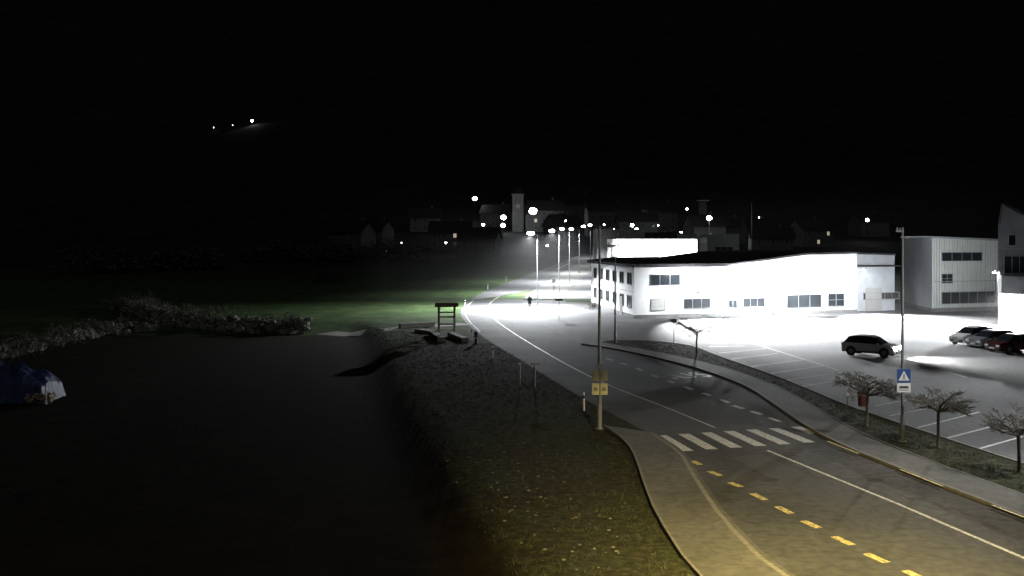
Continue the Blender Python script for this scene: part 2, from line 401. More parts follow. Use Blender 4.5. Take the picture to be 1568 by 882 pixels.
vergepoly=[(edge_x(y)-1,y) for y in range(12,112,6)]+leftU[4::-1]+outer
tufts('verge_grass',vergepoly,24000,0,.04,.12)
tufts('verge_grass',offs(A,-2.1)+lotedge[:],18000,.10,.03,.09)
# ------------------------------------------------------------ facades / buildings
class Fac:
    def __init__(s,p0,p1):
        s.p=p0; d=math.dist(p0,p1); s.L=d; s.e=((p1[0]-p0[0])/d,(p1[1]-p0[1])/d); s.n=(s.e[1],-s.e[0])
    def pt(s,a,z,d=0): return (s.p[0]+s.e[0]*a+s.n[0]*d,s.p[1]+s.e[1]*a+s.n[1]*d,z)
    def wp(s,px,py):
        k=(px-CX)/F; a=(s.p[1]*k-s.p[0])/(s.e[0]-s.e[1]*k); y=s.p[1]+s.e[1]*a; return a,ZT(py,y)
    def panel(s,mb,a0,a1,z0,z1,d,t,m):
        mb.hexa([s.pt(a0,z0,d+t),s.pt(a1,z0,d+t),s.pt(a1,z0,d),s.pt(a0,z0,d),s.pt(a0,z1,d+t),s.pt(a1,z1,d+t),s.pt(a1,z1,d),s.pt(a0,z1,d)],m)
    def window(s,mb,a0,a1,z0,z1,mull=1,glass='glass',fr='frame',rows=1):
        s.panel(mb,a0,a1,z0,z1,.004,.02,glass); w=.07; t=.08
        s.panel(mb,a0-w,a1+w,z0-w,z0,.003,t+.04,fr); s.panel(mb,a0-w,a1+w,z1,z1+w,.003,t,fr)
        s.panel(mb,a0-w,a0,z0,z1,.003,t,fr); s.panel(mb,a1,a1+w,z0,z1,.003,t,fr)
        for i in range(1,mull):
            a=a0+(a1-a0)*i/mull; s.panel(mb,a-.025,a+.025,z0,z1,.025,.03,fr)
        for i in range(1,rows):
            z=z0+(z1-z0)*i/rows; s.panel(mb,a0,a1,z-.02,z+.02,.026,.025,fr)
    def pwin(s,mb,x0,y0,x1,y1,**k):
        a0,z1=s.wp(x0,y0); a1,z0=s.wp(x1,y1); s.window(mb,a0,a1,z0,z1,**k)
def prof(mb,f,pr,depth,wall,roof):
    base=[(pr[0][0],0)]+pr+[(pr[-1][0],0)]
    mb.face([f.pt(a,z) for a,z in base][::-1],wall); mb.face([f.pt(a,z,-depth) for a,z in base],wall)
    for a in (0,-1):
        q=pr[a]; mb.face([f.pt(q[0],0),f.pt(q[0],q[1]),f.pt(q[0],q[1],-depth),f.pt(q[0],0,-depth)],wall)
    for (a,z),(b,y) in zip(pr,pr[1:]):
        mb.hexa([f.pt(a,z+.004,.25),f.pt(b,y+.004,.25),f.pt(b,y+.004,-depth-.2),f.pt(a,z+.004,-depth-.2),f.pt(a,z+.24,.25),f.pt(b,y+.24,.25),f.pt(b,y+.24,-depth-.2),f.pt(a,z+.24,-depth-.2)],roof)
c0=(14.2,117.0); c1=(25.3,121.2); c2=(21.5,146); c3=(11.2,142)
rt=root('office_building',(*c0,0)); o=(*c0,0)
mb=MB(); mb.prism([c0,c1,c2,c3],.45,6.0,'render'); mb.build('walls',rt,o=o)
mb=MB(); mb.prism([(c0[0]+.0,c0[1]+.03),(c1[0],c1[1]+.03),c2,(c3[0]+.03,c3[1])],-.1,.45,'plinth'); mb.build('plinth',rt,o=o)
mb=MB()
def grow(pl,d):
    cx=sum(p[0] for p in pl)/len(pl);cy=sum(p[1] for p in pl)/len(pl)
    return [(cx+(p[0]-cx)*(1+d/math.dist(p,(cx,cy))),cy+(p[1]-cy)*(1+d/math.dist(p,(cx,cy)))) for p in pl]
ro=grow([c0,c1,c2,c3],1.0); mb.prism(ro,6.004,6.4,'darkroof')
ri=grow([c0,c1,c2,c3],-5)
for i in range(4):
    a=ro[i];b=ro[(i+1)%4];c=ri[(i+1)%4];d=ri[i]; mb.face([(*a,6.405),(*b,6.405),(*c,6.9),(*d,6.9)],'darkroof')
mb.poly(ri,6.9,'darkroof'); mb.build('roof',rt,o=o)
mb=MB(); f=Fac(c0,c1)
f.pwin(mb,995,421,1041,436,mull=3); f.pwin(mb,1063,419,1086,434,mull=3,glass='shutter'); f.pwin(mb,997,459,1018,474,mull=1,glass='shutter',rows=3); f.pwin(mb,1047,458,1087,471,mull=3)
a,z=f.wp(1069,440); f.panel(mb,a-.4,a+.4,z-.5,z+.1,.003,.35,'frame')
f2=Fac(c3,c0)
for i in range(6):
    s0=2+i*4.0
    for z0 in (1.3,4.0): f2.window(mb,s0,s0+1.9,z0,z0+1.3,mull=2)
f2.panel(mb,.0,25,3.1,3.16,.003,.03,'frame')
f2.panel(mb,17.8,19.2,.0,2.3,.003,.05,'frame')
mb.build('windows',rt,o=o)
e1=(50.6,130.75); f=Fac(c1,e1); o=(*c1,0); rt=root('warehouse',o)
s310=f.wp(1312,400)[0]
mb=MB(); prof(mb,f,[(.02,6.0),(12,7.35),(s310,7.5)],24,'render','darkroof'); mb.build('walls',rt,o=o)
mb=MB()
g2=Fac(f.pt(s310+.01,0,-1.2)[:2],f.pt(f.L,0,-1.2)[:2]); prof(mb,g2,[(0,7.4),(g2.L,7.2)],20,'render2','darkroof'); 
g2.panel(mb,0,g2.L,5.75,5.95,.003,1.3,'darkroof'); mb.build('loading_bay',rt,o=o)
mb=MB()
f.panel(mb,.3,s310,0,.4,.003,.05,'plinth')
f.panel(mb,.3,s310,5.75,5.83,.003,.05,'frame')
f.pwin(mb,1116,460,1128,471,mull=2); f.pwin(mb,1138,457,1170,469,mull=3); f.pwin(mb,1205,452,1257,470,mull=3); f.pwin(mb,1268,450,1292,468,mull=2,rows=2)
g2.pwin(mb,1322,449,1376,457,mull=5)
a0,_=g2.wp(1325,460); g2.panel(mb,a0,a0+2.6,0,3.0,.004,.04,'shutter')
for px in (1106,1184,1262):
    a=max(.25,f.wp(px,420)[0]); q0=f.pt(a,.1,.1);q1=f.pt(a,5.9+.1,.1); mb.cyl(q0,q1,.05,.05,'frame',6)
mb.build('windows',rt,o=o)
def flood(parent,loc,o,dirv,energy,size=.5,col=(.95,.98,1),spread=None):
    l=tuple(loc[i]-o[i] for i in range(3)); mb=MB(); mb.box((l[0],l[1],l[2]+.12),(.5,.35,.14),'steel'); mb.box((l[0],l[1],l[2]+.03),(.4,.28,.03),'lampglow')
    mb.build('floodlight_housing',parent); light('AREA','floodlight_lamp',(l[0],l[1],l[2]-.02),energy,col,parent,size,dirv=dirv,spread=spread)
def armflood(rt,f,a,o,wall,yard,arm=3.4,z=5.5):
    q=f.pt(a,z,arm); qq=f.pt(a,z+.25,.0)
    mb=MB(); mb.cyl([qq[i]-o[i] for i in range(3)],[q[i]-o[i]+(.2 if i==2 else 0) for i in range(3)],.04,.04,'steel',6); mb.build('floodlight_arm',rt)
    if wall: flood(rt,q,o,(-f.n[0]*.9,-f.n[1]*.9,-.8),wall,spread=160)
    if yard:
        q=f.pt(a+.7,z,arm); flood(rt,q,o,(f.n[0]*.95,f.n[1]*.95,-1),yard,spread=100)
armflood(rt,f,3,o,7000,55000); armflood(rt,f,11,o,5000,0); armflood(rt,f,17.5,o,1500,36000)
rt2=bpy.data.objects['office_building']; fo=Fac(c0,c1); armflood(rt2,fo,6.5,(*c0,0),2200,66000)
b0=(53.6,128.3);b1=(64,132);b2=(63,150);b3=(54.9,141.5); o=(*b0,0); rt=root('metal_clad_hall',o)
mb=MB(); 
zt=[9.45,9.1,9.1,9.5]; pp=[b0,b1,b2,b3]
for i in range(4):
    a=pp[i];b=pp[(i+1)%4]; mb.face([(*a,.5),(*b,.5),(*b,zt[(i+1)%4]),(*a,zt[i])],'corr' if i!=3 else 'render2')
mb.build('walls',rt,o=o)
mb=MB(); mb.prism([(b0[0]+.02,b0[1]+.04),b1,b2,(b3[0]+.03,b3[1])],-.1,.5,'plinth'); mb.build('plinth',rt,o=o)
mb=MB(); gr=grow(pp,.25); mb.hexa([(*gr[i],zt[i]+.004) for i in range(4)]+[(*gr[i],zt[i]+.25) for i in range(4)],'frame'); mb.build('roof',rt,o=o)
mb=MB(); f=Fac(b0,b1); f.pwin(mb,1442,387,1503,399,mull=4); f.pwin(mb,1442,420,1458,433,mull=2,rows=2); f.pwin(mb,1442,448,1523,463,mull=6)
f.panel(mb,.2,f.L,3.85,3.93,.003,.04,'frame'); mb.build('windows',rt,o=o)
p0=(52.7,109.0);p1=(76,112.5); o=(*p0,0); rt=root('office_block',o); f=Fac(p0,p1)
mb=MB(); 
pr=[(0,10.9),(.35,13.1),(9,8.9),(23,8.9)]; prof(mb,f,pr,14,'render3','darkroof')
mb.v=[(x+max(0,(y-109.6))*.95 if x<60 else x,y,z) for x,y,z in mb.v]
mb.build('walls',rt,o=o)
mb=MB(); f.panel(mb,.3,12,0,3.4,.004,.12,'render'); f.panel(mb,-.1,12,3.41,5.3,.004,.7,'render3'); f.window(mb,.7,3.4,5.6,7.4,mull=3); f.window(mb,4.2,8,5.6,7.4,mull=3); f.window(mb,1.2,2.0,8.6,9.7)
for zz in (5.42,7.6,8.2): f.panel(mb,.02,9,zz,zz+.06,.003,.05,'frame')
f.panel(mb,2.9,4.2,.0,2.4,.13,.04,'glass'); mb.build('windows',rt,o=o)
q=f.pt(-.2,3.3,1.0); flood(rt,q,o,(-.6,-.5,-.8),32000,.5,spread=125)
q=f.pt(1.5,3.3,1.9); flood(rt,q,o,(-.1,.3,-1),3000,.5,spread=150)
q=f.pt(-.5,5.6,.2); flood(rt,q,o,(-.2,1,-.15),3800,.5,spread=150)  # added floodlight, turned back to brighten the metal-clad hall
# ------------------------------------------------------------ street lamps
def street_lamp(x,y,zb,ht,arm=(-1.2,0),lit=0,col=(.93,.97,1),glow=None,name='street_lamp',r=.07,tilt=.12,dirv=None,spread=150):
    rt=root(name,(x,y,zb)); mb=MB(); mb.cyl((0,0,0),(0,0,.9),r*1.5,r*1.4,'steel',10); mb.cyl((0,0,.9),(0,0,ht-.1),r*1.1,r*.6,'steel',10)
    ex=(arm[0],arm[1],ht+tilt); mb.cyl((0,0,ht-.1),ex,.04,.035,'steel',8); mb.cyl((0,0,0),(0,0,.04),.22,.22,'steel',10); mb.build('pole',rt,smooth=False)
    mb=MB(); L=math.hypot(*arm) or 1; ux,uy=arm[0]/L,arm[1]/L; an=math.atan2(uy,ux)
    mb.box((ex[0]+ux*.3,ex[1]+uy*.3,ex[2]+.03),(.75,.28,.1),'steel',an); mb.box((ex[0]+ux*.33,ex[1]+uy*.33,ex[2]+.1),(.5,.2,.06),'steel',an); mb.build('lamp_head',rt)
    if lit:
        mb=MB(); mb.sphere((ex[0]+ux*.33,ex[1]+uy*.33,ex[2]-.06),.5,glow or 'lampglow',14,.5,1,.5 if abs(ux)>.7 else 1); mb.build('lens',rt)
        light('AREA','lamp',(ex[0]+ux*.33,ex[1]+uy*.33,ex[2]-.36),lit,col,rt,.4,dirv=dirv or (0,0,-1),spread=spread)
    return rt
for px,ptop,y,ax,pw,dv in [(823,358,138,-.4,36000,(-.2,-.3,-1)),(856,354,172,-.6,28000,(-.05,-.1,-1)),(872,351,205,-.8,18000,None),(887,351,235,-1,7000,None),(904,347,262,-1.0,1500,None),(913,345,290,-1,1500,None)]:
    x=AX(px,y); zb=h(x,y); street_lamp(x,y,zb,ZT(ptop,y)-zb,(ax*1.5,0),pw,dirv=dv,spread=145)
def plain_post(px,py,top,r=.08,cross=(),z0=0.0):
    x,y=G(px,py); rt=root('utility_pole',(x,y,z0)); ht=ZT(top,y)-z0; mb=MB()
    mb.cyl((0,0,0),(0,0,1.2),r*1.35,r*1.3,'steel',12); mb.cyl((0,0,1.2),(0,0,ht),r*1.05,r*.6,'steel',12); mb.cyl((0,0,ht),(0,0,ht+.12),r*.8,r*.5,'steel',10); mb.cyl((0,0,0),(0,0,.05),.2,.2,'steel',12)
    for pt_,ln in cross:
        z=ZT(pt_,y)-z0; mb.box((ln/2,0,z),(abs(ln)+.1,.06,.07),'steel')
        mb.cyl((ln,0,z),(ln,0,z+.16),.035,.045,'steel',8); mb.cyl((ln*.5,0,z),(ln*.5,0,z+.14),.03,.04,'steel',8)
    mb.build('pole',rt)
plain_post(918,657,349,.085,[(362,.85),(376,.9)]); plain_post(942,527,364,.085,[(378,-.6)]); plain_post(1382,680,352,.07,[(354,-.25)],.1)
M['sodium']=mat('sodium_lens',(.9,.7,.4),.4,0,1,0,emit=(1,.6,.2),estr=40)
street_lamp(6.6,8.5,0,8.5,(1.2,.9),6800,(1,.76,.26),'sodium',dirv=(.0,1.35,-1),spread=58)
street_lamp(27,38,0,9,(-2,0),1500,(.98,.96,.9),dirv=(-.9,.3,-1),spread=150)  # added lamp outside the frame, a fill for lot and road
street_lamp(-16,12,0,9,(2,0),260,(1,.78,.5),'sodium',dirv=(.3,.9,-1),spread=140)  # another added lamp out of view, dim warm fill from the left
# ------------------------------------------------------------ signs
def beacon_post():
    x,y=G(918,657); rt=root('crossing_beacon',(x,y,0)); mb=MB()
    for sx in (-.2,.2):
        for z,mm in ((1.95,'beacon'),(2.6,'beacon2')):
            mb.box((sx,-.15,z),(.34,.14,.54),mm); mb.cyl((sx,-.22,z),(sx,-.25,z),.1,.1,'beacon2',12)
    mb.box((0,-.12,2.23),(.1,.08,1.5),'steel'); mb.box((0,-.14,3.05),(.22,.16,.22),'signback'); mb.build('signal_boxes',rt)
beacon_post()
def crossing_sign():
    x,y=G(1382,680); rt=root('crossing_sign',(x,y,.1)); zc=ZT(575,y)-.1; yy=-.14
    mb=MB(); mb.box((0,yy,zc),(.6,.03,.6),'signblue'); mb.box((0,yy,zc-.52),(.6,.03,.4),'signwhite')
    mb.box((0,yy+.04,zc-.3),(.12,.04,1.2),'steel')
    mb.face([(-.24,yy-.02,zc-.2),(.24,yy-.02,zc-.2),(0,yy-.02,zc+.23)],'signwhite')
    mb.cyl((0,yy-.021,zc+.07),(0,yy-.024,zc+.07),.03,.03,'signblack',8)
    mb.box((0,yy-.024,zc-.02),(.05,.004,.12),'signblack'); mb.face([(-.01,yy-.026,zc-.07),(.02,yy-.026,zc-.07),(-.06,yy-.026,zc-.17),(-.09,yy-.026,zc-.17)],'signblack'); mb.face([(0,yy-.027,zc-.07),(.03,yy-.027,zc-.07),(.09,yy-.027,zc-.17),(.06,yy-.027,zc-.17)],'signblack')
    mb.box((0,yy-.018,zc-.5),(.4,.006,.1),'signblack'); mb.box((.0,yy-.018,zc-.62),(.46,.006,.03),'signblack')
    mb.build('sign_panels',rt)
crossing_sign()
def small_sign(px,py,top,w=.5,hh=.35,mt='signback',name='traffic_sign',post=.035):
    x,y=G(px,py); z=h(x,y); ht=ZT(top,y)-z; rt=root(name,(x,y,z)); mb=MB(); mb.cyl((0,0,0),(0,0,ht),post,post,'steel',8); mb.build('post',rt)
    mb=MB(); mb.box((0,-.05,ht-hh/2),(w,.03,hh),mt); mb.box((0,-.07,ht-hh/2),(w-.08,.006,hh-.08),'signwhite' if mt!='signwhite' else 'signback'); mb.build('panel',rt)
small_sign(796,591,556,.22,.12,'beacon2',post=.045); small_sign(819,593,556,.5,.12,'beacon2',post=.045); small_sign(1032,526,488,.5,.35,'signwhite'); small_sign(856,490,457,.9,.3,'signwhite'); small_sign(848,463,428,.5,.5,'signblue'); small_sign(1298,626,598,.3,.3)
def delin(px,py,hp):
    x,y=G(px,py); rt=root('delineator_post',(x,y,h(x,y))); mb=MB(); mb.cyl((0,0,0),(0,0,.9),.065,.055,'signwhite',8); mb.cyl((0,0,.9),(0,0,.98),.056,.03,'signwhite',8); mb.cyl((0,0,.66),(0,0,.82),.068,.066,'signblack',8); mb.build('post',rt)
for a in [(894,629,0),(754,549,0),(747,443,0),(722,520,0),(712,470,0),(775,431,0)]: delin(*a)
x,y=G(684,513); rt=root('wooden_notice_board',(x,y,h(x,y))); mb=MB()
for sx in(-.75,.75):
    for sy in (-.6,.6): mb.box((sx,sy,1.4),(.14,.14,2.8),'wood')
mb.box((0,.6,1.0),(1.34,.06,.14),'wood'); mb.box((0,.6,1.7),(1.34,.05,.14),'wood'); mb.box((0,.6,2.15),(1.34,.05,.14),'wood')
mb.hexa([(-1.1,-.9,2.75),(1.1,-.9,2.75),(1.1,0,3.05),(-1.1,0,3.05),(-1.1,-.9,2.81),(1.1,-.9,2.81),(1.1,0,3.11),(-1.1,0,3.11)],'wood')
mb.hexa([(-1.1,0,3.05),(1.1,0,3.05),(1.1,.9,2.75),(-1.1,.9,2.75),(-1.1,0,3.112),(1.1,0,3.112),(1.1,.9,2.81),(-1.1,.9,2.81)],'wood'); mb.box((0,.2,.5),(1.3,.4,.07),'wood'); mb.build('board',rt)
x,y=G(729,526); rt=root('fire_hydrant',(x,y,0)); mb=MB(); mb.cyl((0,0,0),(0,0,.1),.2,.2,'signblack',12); mb.cyl((0,0,.1),(0,0,.85),.15,.14,'signblack',12); mb.sphere((0,0,.9),.19,'signblack',12); mb.cyl((0,0,1.0),(0,0,1.2),.06,.05,'signwhite',8)
for s in(-1,1): mb.cyl((0,0,.65),(s*.24,0,.65),.07,.07,'signback',10)
mb.cyl((0,0,.5),(0,-.22,.5),.08,.08,'signwhite',10); mb.build('body',rt)
M['binred']=mat('bin_brown_red',(.1,.03,.02),.6,.2,4,.1)
x,y=G(1320,628); rt=root('litter_bin',(x,y,.1)); mb=MB(); mb.cyl((0,0,.12),(0,0,.85),.2,.24,'binred',14); mb.cyl((0,0,.85),(0,0,.9),.26,.26,'signblack',14); mb.cyl((.27,0,0),(.27,0,1.15),.03,.03,'steel',8); mb.box((.1,0,1.12),(.5,.4,.04),'signblack'); mb.build('bin',rt)
x=AX(1151,165); rt=root('flag_pole',(x,165,0)); mb=MB(); mb.cyl((0,0,0),(0,0,15.2),.12,.05,'steel',8); mb.sphere((0,0,15.3),.1,'steel',8); mb.build('pole',rt)
# ------------------------------------------------------------ trees
def pollard(px,py,top,wpx,seed,skew=0,name='pollarded_tree'):
    rr=random.Random(seed); x,y=G(px,py); zb=.1; T=ZT(top,y)-zb; W=wpx*y/F/2; mb=MB()
    tz=T*.58; pts=[(0,0,0),(rr.uniform(-.03,.03),0,tz*.5),(rr.uniform(-.05,.05),0,tz)]
    mb.cyl(pts[0],pts[1],.08,.065,'bark',8,False); mb.cyl(pts[1],pts[2],.065,.075,'bark',8,False); mb.cyl((0,0,-.02),(0,0,.12),.12,.08,'bark',8,False)
    nl=18; tips=[]
    def tw(p,d,l,r,dep):
        q=p+d*l; 
        if q.z>T: q.z=T-rr.uniform(0,.05)
        tips.append((p,q,r,dep))
        if dep>=4: return
        for _ in range(3):
            t=rr.uniform(.4,1); a=Vector((rr.gauss(0,.5),rr.gauss(0,.5),rr.gauss(-.05,.3)))
            nd=(d+a).normalized(); nd.z=max(-.4,min(.6,nd.z)); s=p.lerp(q,t)
            tw(s,nd,l*rr.uniform(.5,.82),max(.0075,r*.6),dep+1)
    for i in range(nl):
        a=6.283*i/nl+rr.uniform(-.25,.25); up=rr.choice([.2,.4,.6,1.0]); d=Vector((math.cos(a)+skew*.8,math.sin(a),up)).normalized()
        tw(Vector(pts[2])-Vector((0,0,rr.uniform(0,.1))),d,W*rr.uniform(.42,.56),.035,0)
    ex=sorted(abs(q.x-skew*W*.3) for _,q,_,_ in tips)[int(len(tips)*.93)]; k=W/ex; hz_=(T-tz)/(max(q.z for _,q,_,_ in tips)-tz)
    f=lambda v: Vector((v.x*k,v.y*k,tz+(v.z-tz)*hz_ if v.z>tz else v.z))
    for p,q,r,dep in tips: mb.cyl(f(p),f(q),r,r*.65,'bark' if dep==0 else 'twig',4 if dep<2 else 3,False)
    mb.build(name,loc=(x,y,zb))
pollard(1067,543,485,76,1); pollard(1327,656,568,86,2); pollard(1437,689,588,76,3,skew=.35); pollard(1561,727,620,80,4)
# ------------------------------------------------------------ shrubs
def shrub(name,pts,ht,wd,n,mk='leafdark',leaf=.16,stems=True,seed=3):
    rr=random.Random(seed); mb=MB(); k=mb.mi(mk); pl=dens(pts,1.0)
    cl=[]
    for i in range(max(4,int(len(pl)*1.6))):
        p=rr.choice(pl); s=rr.uniform(.5,1.1); cl.append((p[0]+rr.gauss(0,wd*.35),p[1]+rr.gauss(0,wd*.35),s))
    for i in range(n):
        c=rr.choice(cl); r=c[2]*wd*.55; u=rr.gauss(0,.5);v=rr.gauss(0,.5); x=c[0]+u*r;y=c[1]+v*r
        z=h(x,y)+ht*c[2]*max(0,1-(u*u+v*v)*.5)*rr.uniform(.1,1)**.6
        a=rr.uniform(0,6.28);b=rr.uniform(-1,1); w=leaf*rr.uniform(.4,1); j=len(mb.v)
        dx,dy=math.cos(a)*w,math.sin(a)*w
        mb.v+=[(x-dx,y-dy,z),(x+dy*.5,y-dx*.5,z+b*w*.6),(x+dx,y+dy,z+b*w),(x-dy*.5,y+dx*.5,z+w*.4)]; mb.f.append([j,j+1,j+2,j+3]); mb.fm.append(k)
    if stems:
        for c in cl:
            for _ in range(4):
                z=h(c[0],c[1]); mb.cyl((c[0],c[1],z-.05),(c[0]+rr.gauss(0,.4),c[1]+rr.gauss(0,.4),z+ht*c[2]*rr.uniform(.7,1.15)),.02,.008,'twig',3,False)
    mb.build(name)
M['leafpale']=mat('dry_reeds',(.085,.09,.062),.9,.6,1.2,0)
hA=P([(-40,555),(40,540),(110,522),(170,510),(235,502)]); hB=P([(190,472),(250,492),(320,500),(400,504),(465,508)])
shrub('bramble_hedge',hA,1.9,2.2,9000,'leafpale',.15,seed=5)
shrub('bramble_hedge',hB,2.4,3.0,12000,'leafpale',.15,seed=6)
def rocks(pl,n,ht,wd,seed):
    rr=random.Random(seed); mb=MB(); pl=dens(pl,.8)
    for _ in range(n):
        p=rr.choice(pl); t=rr.random(); r=rr.uniform(.2,.5); a=p[0]+rr.uniform(-.5,.5); b=p[1]-wd*(1-t)+rr.gauss(0,.3); mb.rock((a,b,h(a,b)+ht*t*.7*rr.uniform(.5,1)),r,'rock',rr)
    mb.build('rock_embankment')
rocks(hA,380,1.5,1.6,31); rocks(hB,460,1.9,2.2,32)
shrub('bush',P([(485,432),(520,431)]),3,3,1500,'leafdark',.3,seed=8)
shrub('bush',P([(900,474),(915,470)]),1.2,1.2,900,'leafdark',.12,seed=9)
for i,(a,b) in enumerate([((120,420),(330,412)),((390,402),(640,398))]):
    shrub('distant_trees',P([a,b]),6,8,5000,'leafdark',.8,seed=20+i)
st=MB()
for _ in range(180):
    y=R.uniform(24,60); x=edge_x(y)+R.gauss(1.2,1.2); s=R.uniform(.02,.06); st.rock((x,y,h(x,y)),s,'stone',R)
st.build('scattered_stones')
rt=root('tarpaulin_covered_woodpile',(*G(22,612),-.8)); mb=MB(); rr=random.Random(4)
nx_,ny_=26,14; idx=len(mb.v); k=mb.mi('tarp')
for j in range(ny_+1):
    for i in range(nx_+1):
        u=i/nx_*2-1; v=j/ny_*2-1; e=max(0,1-max(abs(u)**5,abs(v)**4)); z=2.15*e**.35*(1-.28*u)*(1-.12*abs(v))+.16*math.sin(u*9+v*3)*e+.12*math.sin(v*11+u*5)*e+rr.uniform(-.06,.06)
        mb.v.append((u*2.5,v*1.6,max(0,z)))
for j in range(ny_):
    for i in range(nx_): a=j*(nx_+1)+i; mb.f.append([a,a+1,a+nx_+2,a+nx_+1]); mb.fm.append(k)
mb.build('tarpaulin',rt)
mb=MB()
for i in range(60): 
    x=R.uniform(1.5,3.0); mb.cyl((x,-1.5+R.uniform(-.3,.1),.1+R.random()*.5),(x+R.uniform(-.05,.05),-.9,.1+R.random()*.5),.07,.07,'wood',7)
mb.cyl((2.75,-1.7,0),(2.75,-1.7,1.1),.06,.06,'signwhite',8); mb.build('logs',rt)
# ------------------------------------------------------------ cars
def car(px,py,rz,paint,name='parked_car',Ls=1.0,Hs=1.0,lights=False,z=0):
    x,y=G(px,py); rt=root(name,(x,y,.006),rz)
    S=[(-2.2,.80,.8,.83),(-2.14,.87,.98,1.01),(-1.98,.9,1.03,1.07),(-1.66,.9,1.02,1.47),(-.9,.9,1.0,1.58),(.1,.9,.98,1.57),(.5,.9,.97,1.48),(1.18,.9,.96,1.0),(1.8,.88,.86,.92),(2.1,.83,.72,.78),(2.2,.76,.58,.62)]
    mb=MB(); kp=mb.mi(paint); kg=mb.mi('glass'); rows=[]
    for sx,w,be,rf in S:
        cab=rf-be>.3; rw=w*.74 if cab else w*.8
        row=[(w*.88,.24),(w,.42),(w*1.0,.7),(w*.965,be),(rw,rf-(.04 if cab else .0)),(rw*.8,rf)]
        row=row+[(-a,b) for a,b in row[::-1]]; base=len(mb.v); mb.v+=[(sx*Ls,a,b*Hs if b>.3 else b) for a,b in row]; rows.append(base)
    n=12
    for q in range(len(S)-1):
        a=rows[q];b=rows[q+1]; c0_=S[q][3]-S[q][2]>.3; c1_=S[q+1][3]-S[q+1][2]>.3
        for j in range(n):
            j2=(j+1)%n; gl=False
            if j in(3,7) and (c0_ and c1_): gl=True
            if j in(4,5,6,3,7) and (c0_!=c1_): gl=True
            mb.f.append([a+j,b+j,b+j2,a+j2]); mb.fm.append(kg if gl else kp)
    mb.f.append([rows[0]+j for j in range(n)]); mb.fm.append(kp); mb.f.append([rows[-1]+j for j in range(n)][::-1]); mb.fm.append(kp)
    mb.build('body',rt)
    mb=MB()
    for sx in(-1.36*Ls,1.34*Ls):
        for s in(-1,1):
            mb.cyl((sx,s*.905,.36),(sx,s*.86,.36),.4,.4,'rubber',20); mb.cyl((sx,s*.93,.33),(sx,s*.7,.33),.33,.33,'rubber',20); mb.cyl((sx,s*.94,.33),(sx,s*.92,.33),.2,.21,'steel',12)
    mb.build('wheels',rt)
    mb=MB()
    for s in(-1,1):
        mb.box((.85*Ls,s*.98,1.0*Hs),(.12,.2,.13),paint)
        if lights: mb.sphere((2.18*Ls,s*.6,.68*Hs),.2,'headon',12,.8,.8,1.2)  # lit sphere enlarged, headlamp glare is put into its size
        else: mb.box((2.13*Ls,s*.58,.66*Hs),(.18,.34,.13),'signwhite')
        mb.box((-2.17*Ls,s*.66,.84*Hs),(.1,.24,.18),'tail')
        for sx in (-.85,.0): mb.box((sx*Ls,s*.8,1.26*Hs),(.07,.07,.5),'rubber')
        mb.box((0,s*.9,.3),(2.1*Ls,.05,.1),'rubber')
    mb.box((2.2*Ls,0,.42),(.06,1.3,.14),'rubber'); mb.box((2.235*Ls,0,.42),(.01,.5,.1),'signwhite'); mb.box((-2.2*Ls,0,.42),(.06,1.4,.18),'rubber'); mb.box((-2.21*Ls,0,.72),(.02,.5,.11),'signwhite'); mb.build('trim',rt)
    if lights:
        for s in(-1,1): light('SPOT','headlight',(2.5*Ls,s*.58,.72),lights,(1,1,.98),rt,.08,spot=math.radians(100),blend=.9,dirv=(1,0,-.08))
M['headon']=mat('headlamp_lit',(.9,.9,.9),.3,0,1,0,emit=(1,1,.97),estr=80)
M['tail']=mat('tail_lamp',(.25,.01,.01),.3,.1,1,0)
M['pwhite']=mat('paint_white',(.6,.6,.6),.25,.03,1,0); M['pgrey']=mat('paint_silver',(.25,.26,.28),.28,.03,1,0,metal=.5); M['pred']=mat('paint_dark_red',(.05,.012,.012),.25,.03,1,0); M['pdark']=mat('paint_grey',(.4,.4,.41),.35,.03,1,0)
car(1491,527,math.radians(207),'pwhite'); car(1519,532,math.radians(203),'pgrey',Hs=.95); car(1551,539,math.radians(200),'pred',Hs=.93)
car(1334,544,math.radians(-38),'pdark','car',.95,1.0,lights=14000)
# ------------------------------------------------------------ pedestrian
def skin(name,verts,edges,radii,m,parent,rootv=0):
    me=bpy.data.meshes.new(name); me.from_pydata(verts,edges,[]); ob=bpy.data.objects.new(name,me); C.objects.link(ob); ob.parent=parent; me.materials.append(m)
    md=ob.modifiers.new('Skin','SKIN')
    if not me.skin_vertices: return ob
    for i,r in enumerate(radii): me.skin_vertices[0].data[i].radius=(r if isinstance(r,tuple) else (r,r)); me.skin_vertices[0].data[i].use_root=(i==rootv)
    s=ob.modifiers.new('Sub','SUBSURF'); s.levels=1; s.render_levels=2; return ob
M['cloth']=mat('dark_jacket',(.006,.006,.008),.9,.2,6,.2,spec=.02); M['trouser']=mat('dark_trousers',(.005,.005,.006),.9,.2,6,.2,spec=.02); M['skin']=mat('skin',(.3,.2,.15),.6,.05,6,0); M['hair']=mat('hair',(.01,.008,.007),.8,.2,9,0,spec=.1)
